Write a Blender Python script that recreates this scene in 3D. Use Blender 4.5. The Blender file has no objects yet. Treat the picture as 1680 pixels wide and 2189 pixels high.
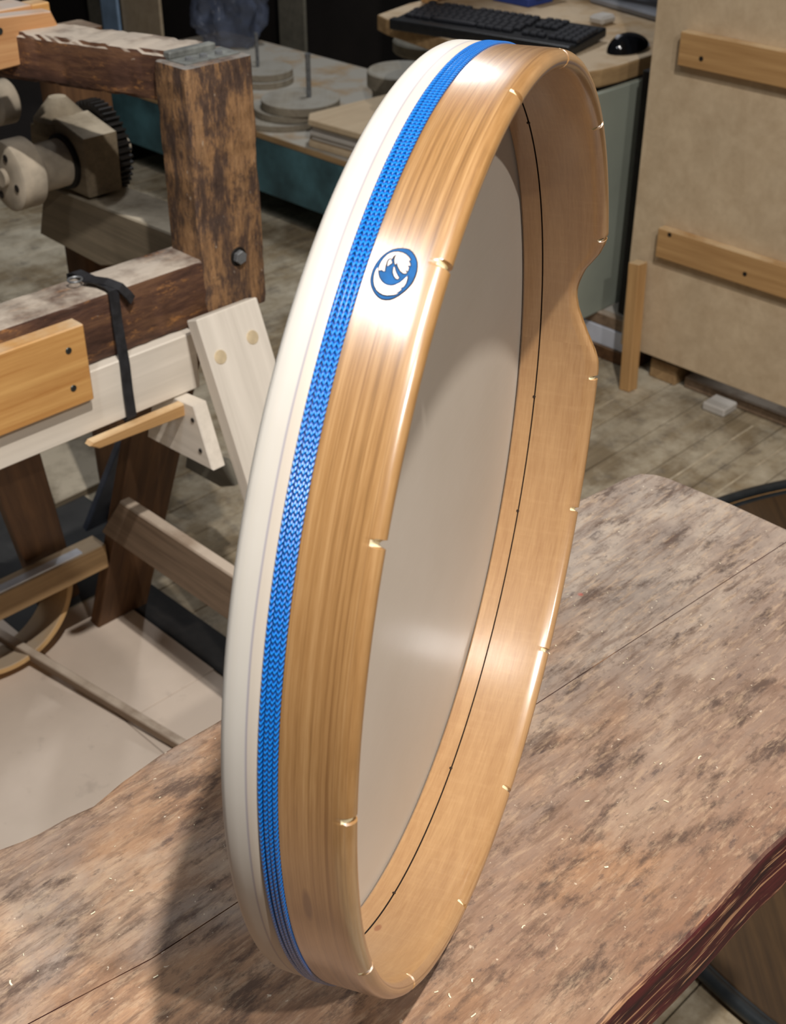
import bpy, bmesh, math, random
from mathutils import Matrix, Vector, geometry

# ------------------------------------------------------------------ camera, world, lamps, exposure
S = bpy.context.scene
COL = S.collection
H = 0.70710678
cam_d = bpy.data.cameras.new('camera')
cam_d.sensor_fit = 'HORIZONTAL'
cam_d.sensor_width = 36.0
cam_d.lens = 36.0 * 2735.0 / 1680.0
cam_d.clip_start = 0.01
cam_d.dof.use_dof = True
cam_d.dof.focus_distance = 0.60
cam_d.dof.aperture_fstop = 34.0
cam = bpy.data.objects.new('camera', cam_d)
COL.objects.link(cam)
PITCH = 0.5836
cp, sp = math.cos(PITCH), math.sin(PITCH)
fwd = Vector((H * cp, H * cp, -sp))
rgt = Vector((H, -H, 0))
upv = rgt.cross(fwd)
cam.matrix_world = Matrix(((rgt.x, upv.x, -fwd.x, 0.0), (rgt.y, upv.y, -fwd.y, 0.0),
                           (rgt.z, upv.z, -fwd.z, 1.2747), (0, 0, 0, 1)))
S.camera = cam
S.view_settings.view_transform = 'Standard'
S.view_settings.look = 'None'
S.view_settings.gamma = 1.0
S.view_settings.use_curve_mapping = False
S.view_settings.exposure = 0.0

w = bpy.data.worlds.new('workshop_air')
w.use_nodes = True
w.node_tree.nodes['Background'].inputs[0].default_value = (0.95, 0.96, 1.0, 1)
w.node_tree.nodes['Background'].inputs[1].default_value = 0.035
S.world = w


def lamp(name, loc, power, size, color, sy=None, rot=0.0):
    d = bpy.data.lights.new(name, 'AREA')
    d.energy = power
    d.color = color
    if sy:
        d.shape = 'RECTANGLE'
        d.size = size
        d.size_y = sy
    else:
        d.shape = 'DISK'
        d.size = size
    o = bpy.data.objects.new(name, d)
    o.location = loc
    o.rotation_euler = (0, 0, rot)
    COL.objects.link(o)
    return o


WARM = (1.0, 0.95, 0.89)
COOL = (0.93, 0.96, 1.0)
lamp('ceiling_lamp_near', (0.141, -0.392, 2.903), 66.0, 0.06, WARM)
lamp('ceiling_lamp_right', (0.182, -1.137, 2.40), 31.0, 0.05, WARM)
lamp('ceiling_tube_left', (-0.057, 0.537, 2.35), 8.0, 0.09, COOL, 0.50, math.radians(-45))
lamp('ceiling_tube_back', (2.66, 2.52, 2.45), 18.0, 0.16, COOL, 0.5, math.radians(-45))


# ------------------------------------------------------------------ mesh helpers
W = {}


def setw(o, m, parent=None):
    W[o] = m
    if parent is not None:
        o.parent = parent
        o.matrix_parent_inverse = W[parent].inverted()
    o.matrix_basis = m


def mesh_obj(name, bm, mat, parent=None, m=None, smooth=False, kind=None, label=None):
    me = bpy.data.meshes.new(name)
    bm.normal_update()
    bm.to_mesh(me)
    bm.free()
    for mm in (mat if isinstance(mat, (list, tuple)) else [mat]):
        me.materials.append(mm)
    if smooth:
        for p in me.polygons:
            p.use_smooth = True
        try:
            me.set_sharp_from_angle(angle=math.radians(40))
        except Exception:
            pass
    o = bpy.data.objects.new(name, me)
    COL.objects.link(o)
    setw(o, m if m is not None else Matrix.Identity(4), parent)
    if kind:
        o['kind'] = kind
    if label:
        o['label'] = label
    return o


def thing(name, label, cat, loc, group=None):
    o = bpy.data.objects.new(name, None)
    o.empty_display_size = 0.05
    COL.objects.link(o)
    setw(o, Matrix.Translation(Vector(loc)))
    return tag(o, label, cat, group)


def tag(o, label, cat, group=None):
    o['label'] = label
    o['category'] = cat
    if group:
        o['group'] = group
    return o


def struct(o):
    o['kind'] = 'structure'
    return o


def bm_box(sx, sy, sz, bevel=0.0, seg=1):
    bm = bmesh.new()
    bmesh.ops.create_cube(bm, size=1.0)
    for v in bm.verts:
        v.co.x *= sx
        v.co.y *= sy
        v.co.z *= sz
    if bevel > 0:
        bmesh.ops.bevel(bm, geom=bm.edges[:], offset=min(bevel, 0.45 * min(sx, sy, sz)), segments=seg, affect='EDGES', profile=0.5)
    return bm


def box(name, x0, x1, y0, y1, z0, z1, mat, parent=None, bevel=0.0015, seg=1, rz=0.0, **k):
    c = Vector(((x0 + x1) / 2, (y0 + y1) / 2, (z0 + z1) / 2))
    bm = bm_box(abs(x1 - x0), abs(y1 - y0), abs(z1 - z0), bevel, seg)
    return mesh_obj(name, bm, mat, parent, Matrix.Translation(c) @ Matrix.Rotation(rz, 4, 'Z'), **k)


def frame(p0, p1, up):
    p0, p1, up = Vector(p0), Vector(p1), Vector(up)
    x = (p1 - p0).normalized()
    y = up.cross(x).normalized()
    z = x.cross(y)
    c = (p0 + p1) / 2
    return Matrix(((x.x, y.x, z.x, c.x), (x.y, y.y, z.y, c.y), (x.z, y.z, z.z, c.z), (0, 0, 0, 1))), (p1 - p0).length


def bar(name, p0, p1, wy, wz, mat, parent=None, up=(0, 0, 1), bevel=0.0015, seg=1, **k):
    """a squared timber from p0 to p1; its grain runs along its own X"""
    m, L = frame(p0, p1, up)
    return mesh_obj(name, bm_box(L, wy, wz, bevel, seg), mat, parent, m, **k)


def rough_bar(name, p0, p1, wy, wz, mat, parent=None, up=(0, 0, 1), amp=0.0015, seed=1, n=26, bevel=0.004, **k):
    """an old timber with worn, uneven arrises"""
    m, L = frame(p0, p1, up)
    rnd = random.Random(seed)
    bm = bmesh.new()
    b = bevel
    prof = []
    for sy, sz in ((1, 1), (-1, 1), (-1, -1), (1, -1)):
        y, z = sy * wy / 2, sz * wz / 2
        a, c = (y - sy * b, z), (y, z - sz * b)
        prof += [a, ((a[0] + c[0]) / 2 + sy * b * .2, (a[1] + c[1]) / 2 + sz * b * .2), c] if sy * sz < 0 else \
                [c, ((a[0] + c[0]) / 2 + sy * b * .2, (a[1] + c[1]) / 2 + sz * b * .2), a]
    rings = []
    off = [0.0] * len(prof)
    for i in range(n + 1):
        x = -L / 2 + L * i / n
        r = []
        for j, (y, z) in enumerate(prof):
            off[j] = off[j] * 0.5 + rnd.uniform(-amp, amp) * (1.0 if j % 3 == 1 else 0.35)
            s = 1 - max(0.0, off[j]) * 2 / min(wy, wz) - (0.0 if 0 < i < n else 0.02)
            r.append(bm.verts.new((x, y * s, z * s)))
        rings.append(r)
    N = len(prof)
    for i in range(n):
        for j in range(N):
            bm.faces.new((rings[i][j], rings[i][(j + 1) % N], rings[i + 1][(j + 1) % N], rings[i + 1][j]))
    bm.faces.new(rings[0][::-1])
    bm.faces.new(rings[-1])
    bmesh.ops.recalc_face_normals(bm, faces=bm.faces[:])
    return mesh_obj(name, bm, mat, parent, m, smooth=True, **k)


def slab(name, pts, z0, z1, mat, parent=None, bevel=0.0015, seg=1, m=None, keep=(), **k):
    """a flat piece cut to the outline pts (XY), lying between z0 and z1, in frame m"""
    bm = bmesh.new()
    lo = [bm.verts.new((p[0], p[1], z0)) for p in pts]
    hi = [bm.verts.new((p[0], p[1], z1)) for p in pts]
    n = len(pts)
    bm.faces.new(lo[::-1])
    top = bm.faces.new(hi)
    for i in range(n):
        bm.faces.new((lo[i], lo[(i + 1) % n], hi[(i + 1) % n], hi[i]))
    bmesh.ops.recalc_face_normals(bm, faces=bm.faces[:])
    if bevel > 0:
        kp = {(round(p[0], 5), round(p[1], 5)) for p in keep}      # edges left sharp, as at a tight joint
        ed = [e for e in bm.edges if abs(e.verts[0].co.z - e.verts[1].co.z) < 1e-7 and
              not all((round(v.co.x, 5), round(v.co.y, 5)) in kp for v in e.verts)]
        bmesh.ops.bevel(bm, geom=ed, offset=bevel, segments=seg, affect='EDGES', profile=0.5)
    return mesh_obj(name, bm, mat, parent, m, **k)


# frames in which local XY is the vertical plane x=const or y=const
def plane_x(x):          # local X -> +Y world, local Y -> +Z, local Z -> +X
    return Matrix(((0, 0, 1, x), (1, 0, 0, 0), (0, 1, 0, 0), (0, 0, 0, 1)))


def plane_y(y):          # local X -> +X world, local Y -> +Z, local Z -> -Y
    return Matrix(((1, 0, 0, 0), (0, 0, -1, y), (0, 1, 0, 0), (0, 0, 0, 1)))


def lathe(name, prof, p0, axis, mat, parent=None, seg=48, closed=False, smooth=True, m=None, **k):
    """prof = [(distance along axis, radius)] turned about axis from p0"""
    if m is None:
        z = Vector(axis).normalized()
        x = z.orthogonal().normalized()
        y = z.cross(x)
        p0 = Vector(p0)
        m = Matrix(((x.x, y.x, z.x, p0.x), (x.y, y.y, z.y, p0.y), (x.z, y.z, z.z, p0.z), (0, 0, 0, 1)))
    bm = bmesh.new()
    rings = []
    for d, r in prof:
        if r < 1e-6:
            rings.append([bm.verts.new((0, 0, d))])
        else:
            rings.append([bm.verts.new((r * math.cos(2 * math.pi * i / seg), r * math.sin(2 * math.pi * i / seg), d)) for i in range(seg)])
    pairs = list(zip(rings, rings[1:]))
    if closed:
        pairs.append((rings[-1], rings[0]))
    for a, b in pairs:
        for i in range(seg):
            j = (i + 1) % seg
            if len(a) == 1 and len(b) == 1:
                continue
            if len(a) == 1:
                bm.faces.new((a[0], b[i], b[j]))
            elif len(b) == 1:
                bm.faces.new((a[i], a[j], b[0]))
            else:
                bm.faces.new((a[i], a[j], b[j], b[i]))
    bmesh.ops.recalc_face_normals(bm, faces=bm.faces[:])
    return mesh_obj(name, bm, mat, parent, m, smooth=smooth, **k)


def disc(name, c, r, h, mat, parent=None, seg=40, b=0.0012, axis=(0, 0, 1), **k):
    return lathe(name, [(0, 0), (0, r - b), (b, r), (h - b, r), (h, r - b), (h, 0)], c, axis, mat, parent, seg, **k)


def hoop(name, c, axis, r, t, wd, mat, parent=None, seg=96, b=0.001, **k):
    return lathe(name, [(b, r - t), (0, r - t + b), (0, r - b), (b, r), (wd - b, r), (wd, r - b), (wd, r - t + b), (wd - b, r - t)],
                 c, axis, mat, parent, seg, closed=True, **k)


def tube(name, pts, r, mat, parent=None, n=8, closed=False, flat=None, m=None, **k):
    pts = [Vector(p) for p in pts]
    bm = bmesh.new()
    rings = []
    N = len(pts)
    prev = None
    for i, p in enumerate(pts):
        a = pts[i - 1] if (i or closed) else p
        b = pts[(i + 1) % N] if (i < N - 1 or closed) else p
        t = (b - a).normalized()
        if prev is None:
            s = t.orthogonal().normalized()
        else:
            s = (prev - t * prev.dot(t)).normalized()
        prev = s
        u = t.cross(s)
        rings.append([bm.verts.new(p + (s * math.cos(2 * math.pi * j / n) + u * math.sin(2 * math.pi * j / n)) * r) for j in range(n)])
    for i in range(N if closed else N - 1):
        A, B = rings[i], rings[(i + 1) % N]
        for j in range(n):
            bm.faces.new((A[j], A[(j + 1) % n], B[(j + 1) % n], B[j]))
    if not closed:
        bm.faces.new(rings[0][::-1])
        bm.faces.new(rings[-1])
    bmesh.ops.recalc_face_normals(bm, faces=bm.faces[:])
    return mesh_obj(name, bm, mat, parent, m, smooth=True, **k)


def ribbon(name, pts, side, wd, th, mat, parent=None, **k):
    """a flat strap along pts, wd wide along side"""
    pts = [Vector(p) for p in pts]
    side = Vector(side).normalized()
    bm = bmesh.new()
    rings = []
    for i, p in enumerate(pts):
        t = (pts[min(i + 1, len(pts) - 1)] - pts[max(i - 1, 0)]).normalized()
        nrm = t.cross(side).normalized()
        sd = nrm.cross(t).normalized()
        rings.append([bm.verts.new(p + sd * a * wd / 2 + nrm * b * th / 2) for a, b in ((1, 1), (-1, 1), (-1, -1), (1, -1))])
    for A, B in zip(rings, rings[1:]):
        for j in range(4):
            bm.faces.new((A[j], A[(j + 1) % 4], B[(j + 1) % 4], B[j]))
    bm.faces.new(rings[0][::-1])
    bm.faces.new(rings[-1])
    bmesh.ops.recalc_face_normals(bm, faces=bm.faces[:])
    return mesh_obj(name, bm, mat, parent, **k)


# ------------------------------------------------------------------ procedural materials
def lin(c):
    return tuple((x / 255 / 12.92 if x / 255 <= 0.04045 else ((x / 255 + 0.055) / 1.055) ** 2.4) for x in c) + (1.0,)


class Mat:
    def __init__(s, name, rough=0.6, spec=0.4, coat=0.0, coat_rough=0.1, metal=0.0):
        s.m = bpy.data.materials.new(name)
        s.m.use_nodes = True
        s.nt = s.m.node_tree
        s.b = s.nt.nodes['Principled BSDF']
        s.b.inputs['Roughness'].default_value = rough
        s.b.inputs['Specular IOR Level'].default_value = spec
        s.b.inputs['Coat Weight'].default_value = coat
        s.b.inputs['Coat Roughness'].default_value = coat_rough
        s.b.inputs['Coat IOR'].default_value = 1.75 if coat >= 1.0 else 1.5
        s.b.inputs['Metallic'].default_value = metal
        s.h = None

    def n(s, t, **k):
        x = s.nt.nodes.new(t)
        for a, b in k.items():
            setattr(x, a, b)
        return x

    def l(s, a, b):
        s.nt.links.new(a, b)

    def coord(s, kind='Object', scale=(1, 1, 1), rot=(0, 0, 0), loc=(0, 0, 0)):
        if kind == 'World':
            src = s.n('ShaderNodeNewGeometry').outputs['Position']
        else:
            src = s.n('ShaderNodeTexCoord').outputs[kind]
        mp = s.n('ShaderNodeMapping')
        mp.inputs['Scale'].default_value = scale
        mp.inputs['Rotation'].default_value = rot
        mp.inputs['Location'].default_value = loc
        s.l(src, mp.inputs[0])
        return mp.outputs[0]

    def noise(s, co, scale=5, detail=5, rough=0.55, dist=0.0):
        x = s.n('ShaderNodeTexNoise')
        x.inputs['Scale'].default_value = scale
        x.inputs['Detail'].default_value = detail
        x.inputs['Roughness'].default_value = rough
        x.inputs['Distortion'].default_value = dist
        s.l(co, x.inputs['Vector'])
        return x.outputs['Fac']

    def ramp(s, f, stops):
        x = s.n('ShaderNodeValToRGB')
        e = x.color_ramp.elements
        while len(e) < len(stops):
            e.new(0.5)
        for q, (p, c) in zip(e, stops):
            q.position = p
            q.color = c if len(c) == 4 else lin(c)
        s.l(f, x.inputs[0])
        return x.outputs[0]

    def step(s, f, a, b):
        x = s.n('ShaderNodeMapRange')
        x.inputs['From Min'].default_value = a
        x.inputs['From Max'].default_value = b
        s.l(f, x.inputs['Value'])
        return x.outputs[0]

    def math(s, op, a, b=None):
        x = s.n('ShaderNodeMath', operation=op)
        for i, q in enumerate((a, b)):
            if q is None:
                continue
            if isinstance(q, (int, float)):
                x.inputs[i].default_value = q
            else:
                s.l(q, x.inputs[i])
        return x.outputs[0]

    def mix(s, f, a, b, mode='MIX'):
        x = s.n('ShaderNodeMix', data_type='RGBA', blend_type=mode)
        for i, q in ((0, f), (6, a), (7, b)):
            if isinstance(q, (int, float)):
                x.inputs[i].default_value = q
            elif isinstance(q, tuple):
                x.inputs[i].default_value = q if len(q) == 4 else lin(q)
            else:
                s.l(q, x.inputs[i])
        return x.outputs[2]

    def updust(s, col, dust, amount=0.9, scale=9.0):
        """dust settled on the faces that look up"""
        g = s.n('ShaderNodeNewGeometry')
        sx = s.n('ShaderNodeSeparateXYZ')
        s.l(g.outputs['True Normal'], sx.inputs[0])
        f = s.step(sx.outputs['Z'], 0.45, 0.9)
        nz = s.step(s.noise(s.coord('World'), scale, 5, 0.6), 0.30, 0.55)
        f = s.math('MULTIPLY', s.math('MULTIPLY', f, nz), amount)
        return s.mix(f, col, dust)

    def out(s, col, bump=None, strength=0.3, dist=0.001):
        if isinstance(col, tuple):
            s.b.inputs['Base Color'].default_value = col if len(col) == 4 else lin(col)
        else:
            s.l(col, s.b.inputs['Base Color'])
        if bump is not None:
            x = s.n('ShaderNodeBump')
            x.inputs['Strength'].default_value = strength
            x.inputs['Distance'].default_value = dist
            s.l(bump, x.inputs['Height'])
            s.l(x.outputs[0], s.b.inputs['Normal'])
        return s.m


def plain(name, c, rough=0.6, metal=0.0, var=0.12, scale=12, coat=0.0):
    m = Mat(name, rough, metal=metal, coat=coat)
    f = m.noise(m.coord('Object'), scale, 4)
    a = tuple(max(0, x * (1 - var)) for x in c)
    b = tuple(min(255, x * (1 + var)) for x in c)
    return m.out(m.ramp(f, [(0.3, a), (0.7, b)]), f, 0.15, 0.0006)


def wood(name, dark, light, rough=0.6, gs=1.0, dust=None, amount=0.9, bump=0.25, blotch=0.25, knots=False):
    """timber, grain along the piece's own X"""
    m = Mat(name, rough, 0.35)
    co = m.coord('Object', (2.2 * gs, 42 * gs, 42 * gs))
    f1 = m.noise(co, 1.6, 6, 0.6, 0.35)
    f2 = m.noise(m.coord('Object', (7 * gs, 260 * gs, 260 * gs)), 1.0, 3, 0.6)
    f = m.math('ADD', m.math('MULTIPLY', f1, 0.72), m.math('MULTIPLY', f2, 0.28))
    col = m.ramp(f, [(0.34, dark), (0.64, light)])
    big = m.noise(m.coord('World'), 7, 4, 0.6)
    col = m.mix(m.math('MULTIPLY', m.step(big, 0.45, 0.7), blotch), col, tuple(x * 0.62 for x in dark))
    if dust:
        col = m.updust(col, dust, amount)
    return m.out(col, f, bump, 0.0012)


def old_timber(name, dust=(205, 192, 176)):
    """painted, scraped and stained beam: dark paint with tan wood showing through and pale specks"""
    m = Mat(name, 0.62, 0.35)
    f1 = m.noise(m.coord('Object', (5, 34, 34)), 1.5, 8, 0.72, 0.15)
    f2 = m.noise(m.coord('Object', (14, 40, 40)), 1.7, 8, 0.75)
    f3 = m.noise(m.coord('Object', (60, 160, 160)), 1.0, 3, 0.5)
    col = m.ramp(f1, [(0.32, (50, 34, 28)), (0.48, (84, 58, 46)), (0.60, (112, 80, 58)), (0.75, (76, 56, 48))])
    col = m.mix(m.step(f2, 0.56, 0.66), col, (168, 118, 70))
    col = m.mix(m.math('MULTIPLY', m.step(f3, 0.72, 0.78), 0.6), col, (205, 192, 176))
    col = m.updust(col, dust, 0.93, 16)
    return m.out(col, m.math('ADD', f1, f3), 0.5, 0.002)


def edgeworn(name):
    """post with a face where the brown stain is scraped to orange wood"""
    m = Mat(name, 0.6, 0.35)
    f1 = m.noise(m.coord('Object', (9, 34, 34)), 1.2, 9, 0.78, 0.12)
    f2 = m.noise(m.coord('Object', (3, 55, 55)), 1.2, 6, 0.65, 0.1)
    f3 = m.noise(m.coord('Object', (90, 140, 140)), 1.0, 3, 0.5)
    col = m.ramp(f1, [(0.34, (58, 46, 42)), (0.46, (92, 72, 60)), (0.53, (148, 112, 78)), (0.66, (180, 140, 100))])
    col = m.mix(m.math('MULTIPLY', m.step(f2, 0.48, 0.66), 0.7), col, (78, 62, 54))
    f4 = m.noise(m.coord('Object', (30, 30, 30)), 1.6, 7, 0.75)
    col = m.mix(m.math('MULTIPLY', m.step(f4, 0.52, 0.60), 0.6), col, (74, 58, 52))
    col = m.mix(m.math('MULTIPLY', m.step(f3, 0.70, 0.76), 0.7), col, (196, 182, 164))
    col = m.updust(col, (150, 146, 140), 0.9, 20)
    return m.out(col, m.math('ADD', f1, f3), 0.55, 0.002)


DUST = (196, 180, 160)
M = {}
M['pine'] = wood('yellow_pine', (188, 132, 72), (222, 172, 106), 0.5, dust=(232, 214, 184), amount=0.75, blotch=0.08)
M['orange_pine'] = wood('orange_pine', (186, 132, 86), (216, 168, 118), 0.5, dust=(206, 196, 188), amount=0.9, blotch=0.15)
M['pale_pine'] = wood('pale_pine', (216, 206, 192), (236, 226, 212), 0.6, gs=0.7, dust=(226, 216, 200), amount=0.6, blotch=0.06)
M['plank_gray'] = wood('gray_brown_plank', (112, 92, 74), (146, 124, 102), 0.7, dust=(200, 184, 166), amount=0.95)
M['brown'] = wood('brown_plank', (76, 52, 34), (112, 80, 52), 0.65, dust=DUST, amount=0.5)
M['tan'] = wood('tan_plank', (150, 120, 84), (184, 152, 110), 0.6, dust=(206, 186, 158), amount=0.8)
M['tan_dusty'] = wood('dusty_tan_top', (150, 120, 84), (184, 152, 110), 0.7, dust=(178, 172, 160), amount=1.0)
M['ply'] = wood('birch_plywood', (196, 172, 140), (216, 194, 162), 0.6, gs=0.35, blotch=0.12, bump=0.08)
M['ply_gray'] = wood('gray_plywood', (104, 100, 88), (128, 122, 108), 0.7, gs=0.4, blotch=0.15, bump=0.08)
M['maple'] = wood('maple_batten', (176, 134, 86), (202, 160, 108), 0.5, dust=(232, 206, 166), amount=0.8, blotch=0.06)
M['timber'] = old_timber('old_dark_timber')
M['post'] = edgeworn('scraped_timber')
M['dusty'] = wood('dust_covered_wood', (112, 100, 82), (140, 126, 104), 0.85, dust=(202, 190, 168), amount=1.0, bump=0.15)
M['metal_dusty'] = plain('dusty_cast_metal', (176, 164, 146), 0.8, 0.0, 0.16, 22)
M['steel'] = plain('worn_steel', (128, 130, 132), 0.45, 0.4, 0.15, 60)
M['zinc'] = plain('gray_zinc_plate', (120, 122, 118), 0.6, 0.3, 0.2, 60)
M['alu'] = plain('aluminium_strip', (224, 228, 238), 0.35, 0.0, 0.08, 20)
M['black_iron'] = plain('black_iron', (26, 23, 21), 0.6, 0.2, 0.3, 40)
M['strap'] = plain('black_leather', (38, 38, 41), 0.55, 0.0, 0.25, 90)
M['black_rubber'] = plain('black_rubber', (40, 44, 47), 0.35, 0.0, 0.15, 40)
M['black_plastic'] = plain('black_plastic', (24, 25, 28), 0.42, 0.0, 0.15, 60)
M['key'] = plain('key_plastic', (40, 41, 46), 0.5, 0.0, 0.1, 60)
M['gloss_black'] = plain('glossy_black_plastic', (14, 15, 19), 0.12, 0.0, 0.1, 30, coat=0.5)
M['gray_plastic'] = plain('gray_plastic', (150, 152, 158), 0.5, 0.0, 0.06)
M['teal'] = plain('teal_paint', (60, 92, 100), 0.6, 0.0, 0.35, 7)
M['green_gray'] = plain('green_gray_paint', (152, 158, 146), 0.6, 0.0, 0.08, 3)
M['dark_wall'] = plain('dark_workshop_wall', (34, 29, 26), 0.9, 0.0, 0.3, 3)
M['blue_steel'] = plain('dark_blue_strip', (96, 106, 126), 0.5, 0.0, 0.2, 15)
M['dark_sheet'] = plain('dark_plastic_sheet', (62, 62, 62), 0.5, 0.0, 0.2, 6)
M['paper'] = plain('paper', (190, 184, 176), 0.8, 0.0, 0.05)
M['white_board'] = plain('white_board', (204, 208, 220), 0.6, 0.0, 0.05)
M['blue_card'] = plain('blue_card', (50, 70, 140), 0.6, 0.0, 0.1)
M['lilac'] = plain('pale_lilac_rag', (160, 150, 168), 0.9, 0.0, 0.2, 25)
M['pale_blue'] = plain('pale_blue_panel', (150, 176, 204), 0.6, 0.0, 0.08)
M['disc_wood'] = wood('dusty_plywood_disc', (136, 126, 110), (164, 154, 136), 0.8, gs=0.5, dust=(168, 164, 154), amount=0.8, bump=0.1)
M['screw'] = plain('dull_screw', (84, 88, 86), 0.4, 0.8, 0.2, 200)
M['plug'] = plain('wood_plug', (206, 186, 152), 0.7, 0.0, 0.08, 60)
M['hole'] = plain('dark_hole', (34, 26, 20), 0.9)
M['bentwood'] = wood('bent_ply_hoop', (196, 156, 104), (222, 184, 130), 0.6, gs=0.3, blotch=0.05, bump=0.1, dust=(188, 174, 156), amount=0.8)
M['dark_brown'] = wood('dark_brown_wood', (58, 42, 26), (84, 62, 38), 0.6)
M['shaving'] = plain('wood_shaving', (236, 222, 192), 0.7)


def m_bag():
    m = Mat('milky_plastic_film', 0.25, 0.5)
    f = m.noise(m.coord('Object'), 14, 5)
    m.b.inputs['Alpha'].default_value = 0.45
    m.b.inputs['Transmission Weight'].default_value = 0.0
    return m.out(m.ramp(f, [(0.3, (84, 92, 112)), (0.7, (130, 140, 164))]), f, 0.6, 0.004)


M['bag'] = m_bag()


def m_benchtop():
    m = Mat('worn_bench_top', 0.78, 0.2)
    tilt = (0, 0, math.radians(4))
    g1 = m.noise(m.coord('World', (7, 40, 40), tilt), 1.0, 9, 0.74, 0.2)
    g2 = m.noise(m.coord('World', (30, 210, 30), tilt), 1.0, 5, 0.65)
    b1 = m.noise(m.coord('World', (1, 1.5, 1)), 7.5, 6, 0.62, 0.3)
    b2 = m.noise(m.coord('World', (1, 1.7, 1), (0, 0, 0), (3, 1, 0)), 13, 6, 0.65)
    col = m.ramp(g1, [(0.30, (92, 70, 56)), (0.45, (138, 108, 86)), (0.57, (164, 130, 102)), (0.74, (126, 102, 86))])
    col = m.mix(m.math('MULTIPLY', m.step(b1, 0.44, 0.62), 0.8), col, (146, 134, 124))
    col = m.mix(m.math('MULTIPLY', m.step(b2, 0.52, 0.68), 0.55), col, (192, 172, 150))
    gx = m.n('ShaderNodeSeparateXYZ')
    m.l(m.coord('World'), gx.inputs[0])
    far = m.step(m.math('ADD', gx.outputs['X'], m.math('MULTIPLY', b1, 0.5)), 0.62, 0.86)
    col = m.mix(m.math('MULTIPLY', far, 0.7), col, m.ramp(b2, [(0.35, (118, 108, 102)), (0.65, (164, 152, 140))]))
    near = m.math('MULTIPLY', m.math('SUBTRACT', 1.0, m.step(gx.outputs['Y'], 0.20, 0.36)), m.step(b1, 0.35, 0.6))
    col = m.mix(m.math('MULTIPLY', near, 0.75), col, m.ramp(g2, [(0.35, (112, 76, 54)), (0.65, (152, 108, 76))]))
    st = m.noise(m.coord('World', (9, 24, 9), tilt, (7, 3, 0)), 2.2, 8, 0.72)
    col = m.mix(m.math('MULTIPLY', m.step(st, 0.53, 0.63), 0.8), col, (72, 58, 52))
    st2 = m.noise(m.coord('World', (16, 40, 16), tilt, (1, 9, 0)), 3.0, 5, 0.7)
    col = m.mix(m.math('MULTIPLY', m.step(st2, 0.60, 0.68), 0.6), col, (66, 58, 60))
    col = m.mix(m.math('MULTIPLY', m.step(g2, 0.50, 0.64), 0.55), col, (98, 78, 66))
    g3 = m.noise(m.coord('World', (70, 300, 70), tilt), 1.0, 4, 0.7)
    col = m.mix(m.math('MULTIPLY', m.step(g3, 0.52, 0.66), 0.4), col, (188, 162, 134))
    g4 = m.noise(m.coord('World', (1, 1.6, 1), (0, 0, 0), (2, 2, 2)), 95, 6, 0.75)
    col = m.mix(m.math('MULTIPLY', m.step(g4, 0.54, 0.66), 0.45), col, (84, 70, 62))
    v = m.n('ShaderNodeTexVoronoi')
    v.inputs['Scale'].default_value = 17
    m.l(m.coord('World'), v.inputs['Vector'])
    wob = m.math('ADD', v.outputs['Distance'], m.math('MULTIPLY', m.math('SUBTRACT', b2, 0.5), 0.16))
    red = m.math('MULTIPLY', m.math('SUBTRACT', 1.0, m.step(wob, 0.055, 0.075)), 0.8)
    sep = m.n('ShaderNodeSeparateColor')
    m.l(v.outputs['Color'], sep.inputs[0])
    red = m.math('MULTIPLY', red, m.math('GREATER_THAN', sep.outputs[0], 0.72))
    col = m.mix(red, col, (172, 62, 54))
    wsp = m.noise(m.coord('World', (1, 1, 1)), 240, 2, 0.5)
    col = m.mix(m.math('MULTIPLY', m.step(wsp, 0.71, 0.75), 0.55), col, (222, 208, 186))
    # the sawn edges: dark red paint scratched through to pale wood
    g = m.n('ShaderNodeNewGeometry')
    sx = m.n('ShaderNodeSeparateXYZ')
    m.l(g.outputs['True Normal'], sx.inputs[0])
    side = m.math('SUBTRACT', 1.0, m.step(m.math('ABSOLUTE', sx.outputs['Z']), 0.55, 0.93))
    e1 = m.noise(m.coord('World', (14, 14, 260)), 1.0, 4, 0.7, 0.4)
    e2 = m.noise(m.coord('World', (9, 9, 60)), 1.5, 6, 0.7)
    ecol = m.ramp(e2, [(0.35, (48, 30, 28)), (0.65, (92, 40, 40))])
    ecol = m.mix(m.math('MULTIPLY', m.step(e1, 0.52, 0.60), 0.8), ecol, (196, 150, 112))
    col = m.mix(side, col, ecol)
    hgt = m.math('ADD', m.math('MULTIPLY', g1, 0.6), m.math('MULTIPLY', g2, 0.5))
    return m.out(col, hgt, 0.45, 0.0012)


M['bench'] = m_benchtop()


def m_floor():
    m = Mat('dusty_floor_boards', 0.8, 0.25)
    g = m.noise(m.coord('World', (3, 46, 46)), 1.0, 6, 0.6, 0.3)
    d = m.noise(m.coord('World'), 4.2, 7, 0.68)
    d2 = m.noise(m.coord('World', (1, 1, 1), (0, 0, 0), (5, 2, 0)), 16, 6, 0.7)
    oi = m.n('ShaderNodeObjectInfo')
    col = m.ramp(g, [(0.3, (126, 110, 86)), (0.7, (166, 148, 118))])
    col = m.mix(m.math('MULTIPLY', oi.outputs['Random'], 0.3), col, (92, 84, 74))
    col = m.mix(m.math('MULTIPLY', m.step(d, 0.42, 0.64), 0.8), col, (220, 210, 188))
    col = m.mix(m.math('MULTIPLY', m.step(d2, 0.54, 0.68), 0.55), col, (96, 90, 84))
    return m.out(col, g, 0.2, 0.001)


M['floor'] = m_floor()
M['seam_dust'] = plain('dust_packed_seam', (186, 172, 148), 0.9, 0, 0.15, 30)


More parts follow.
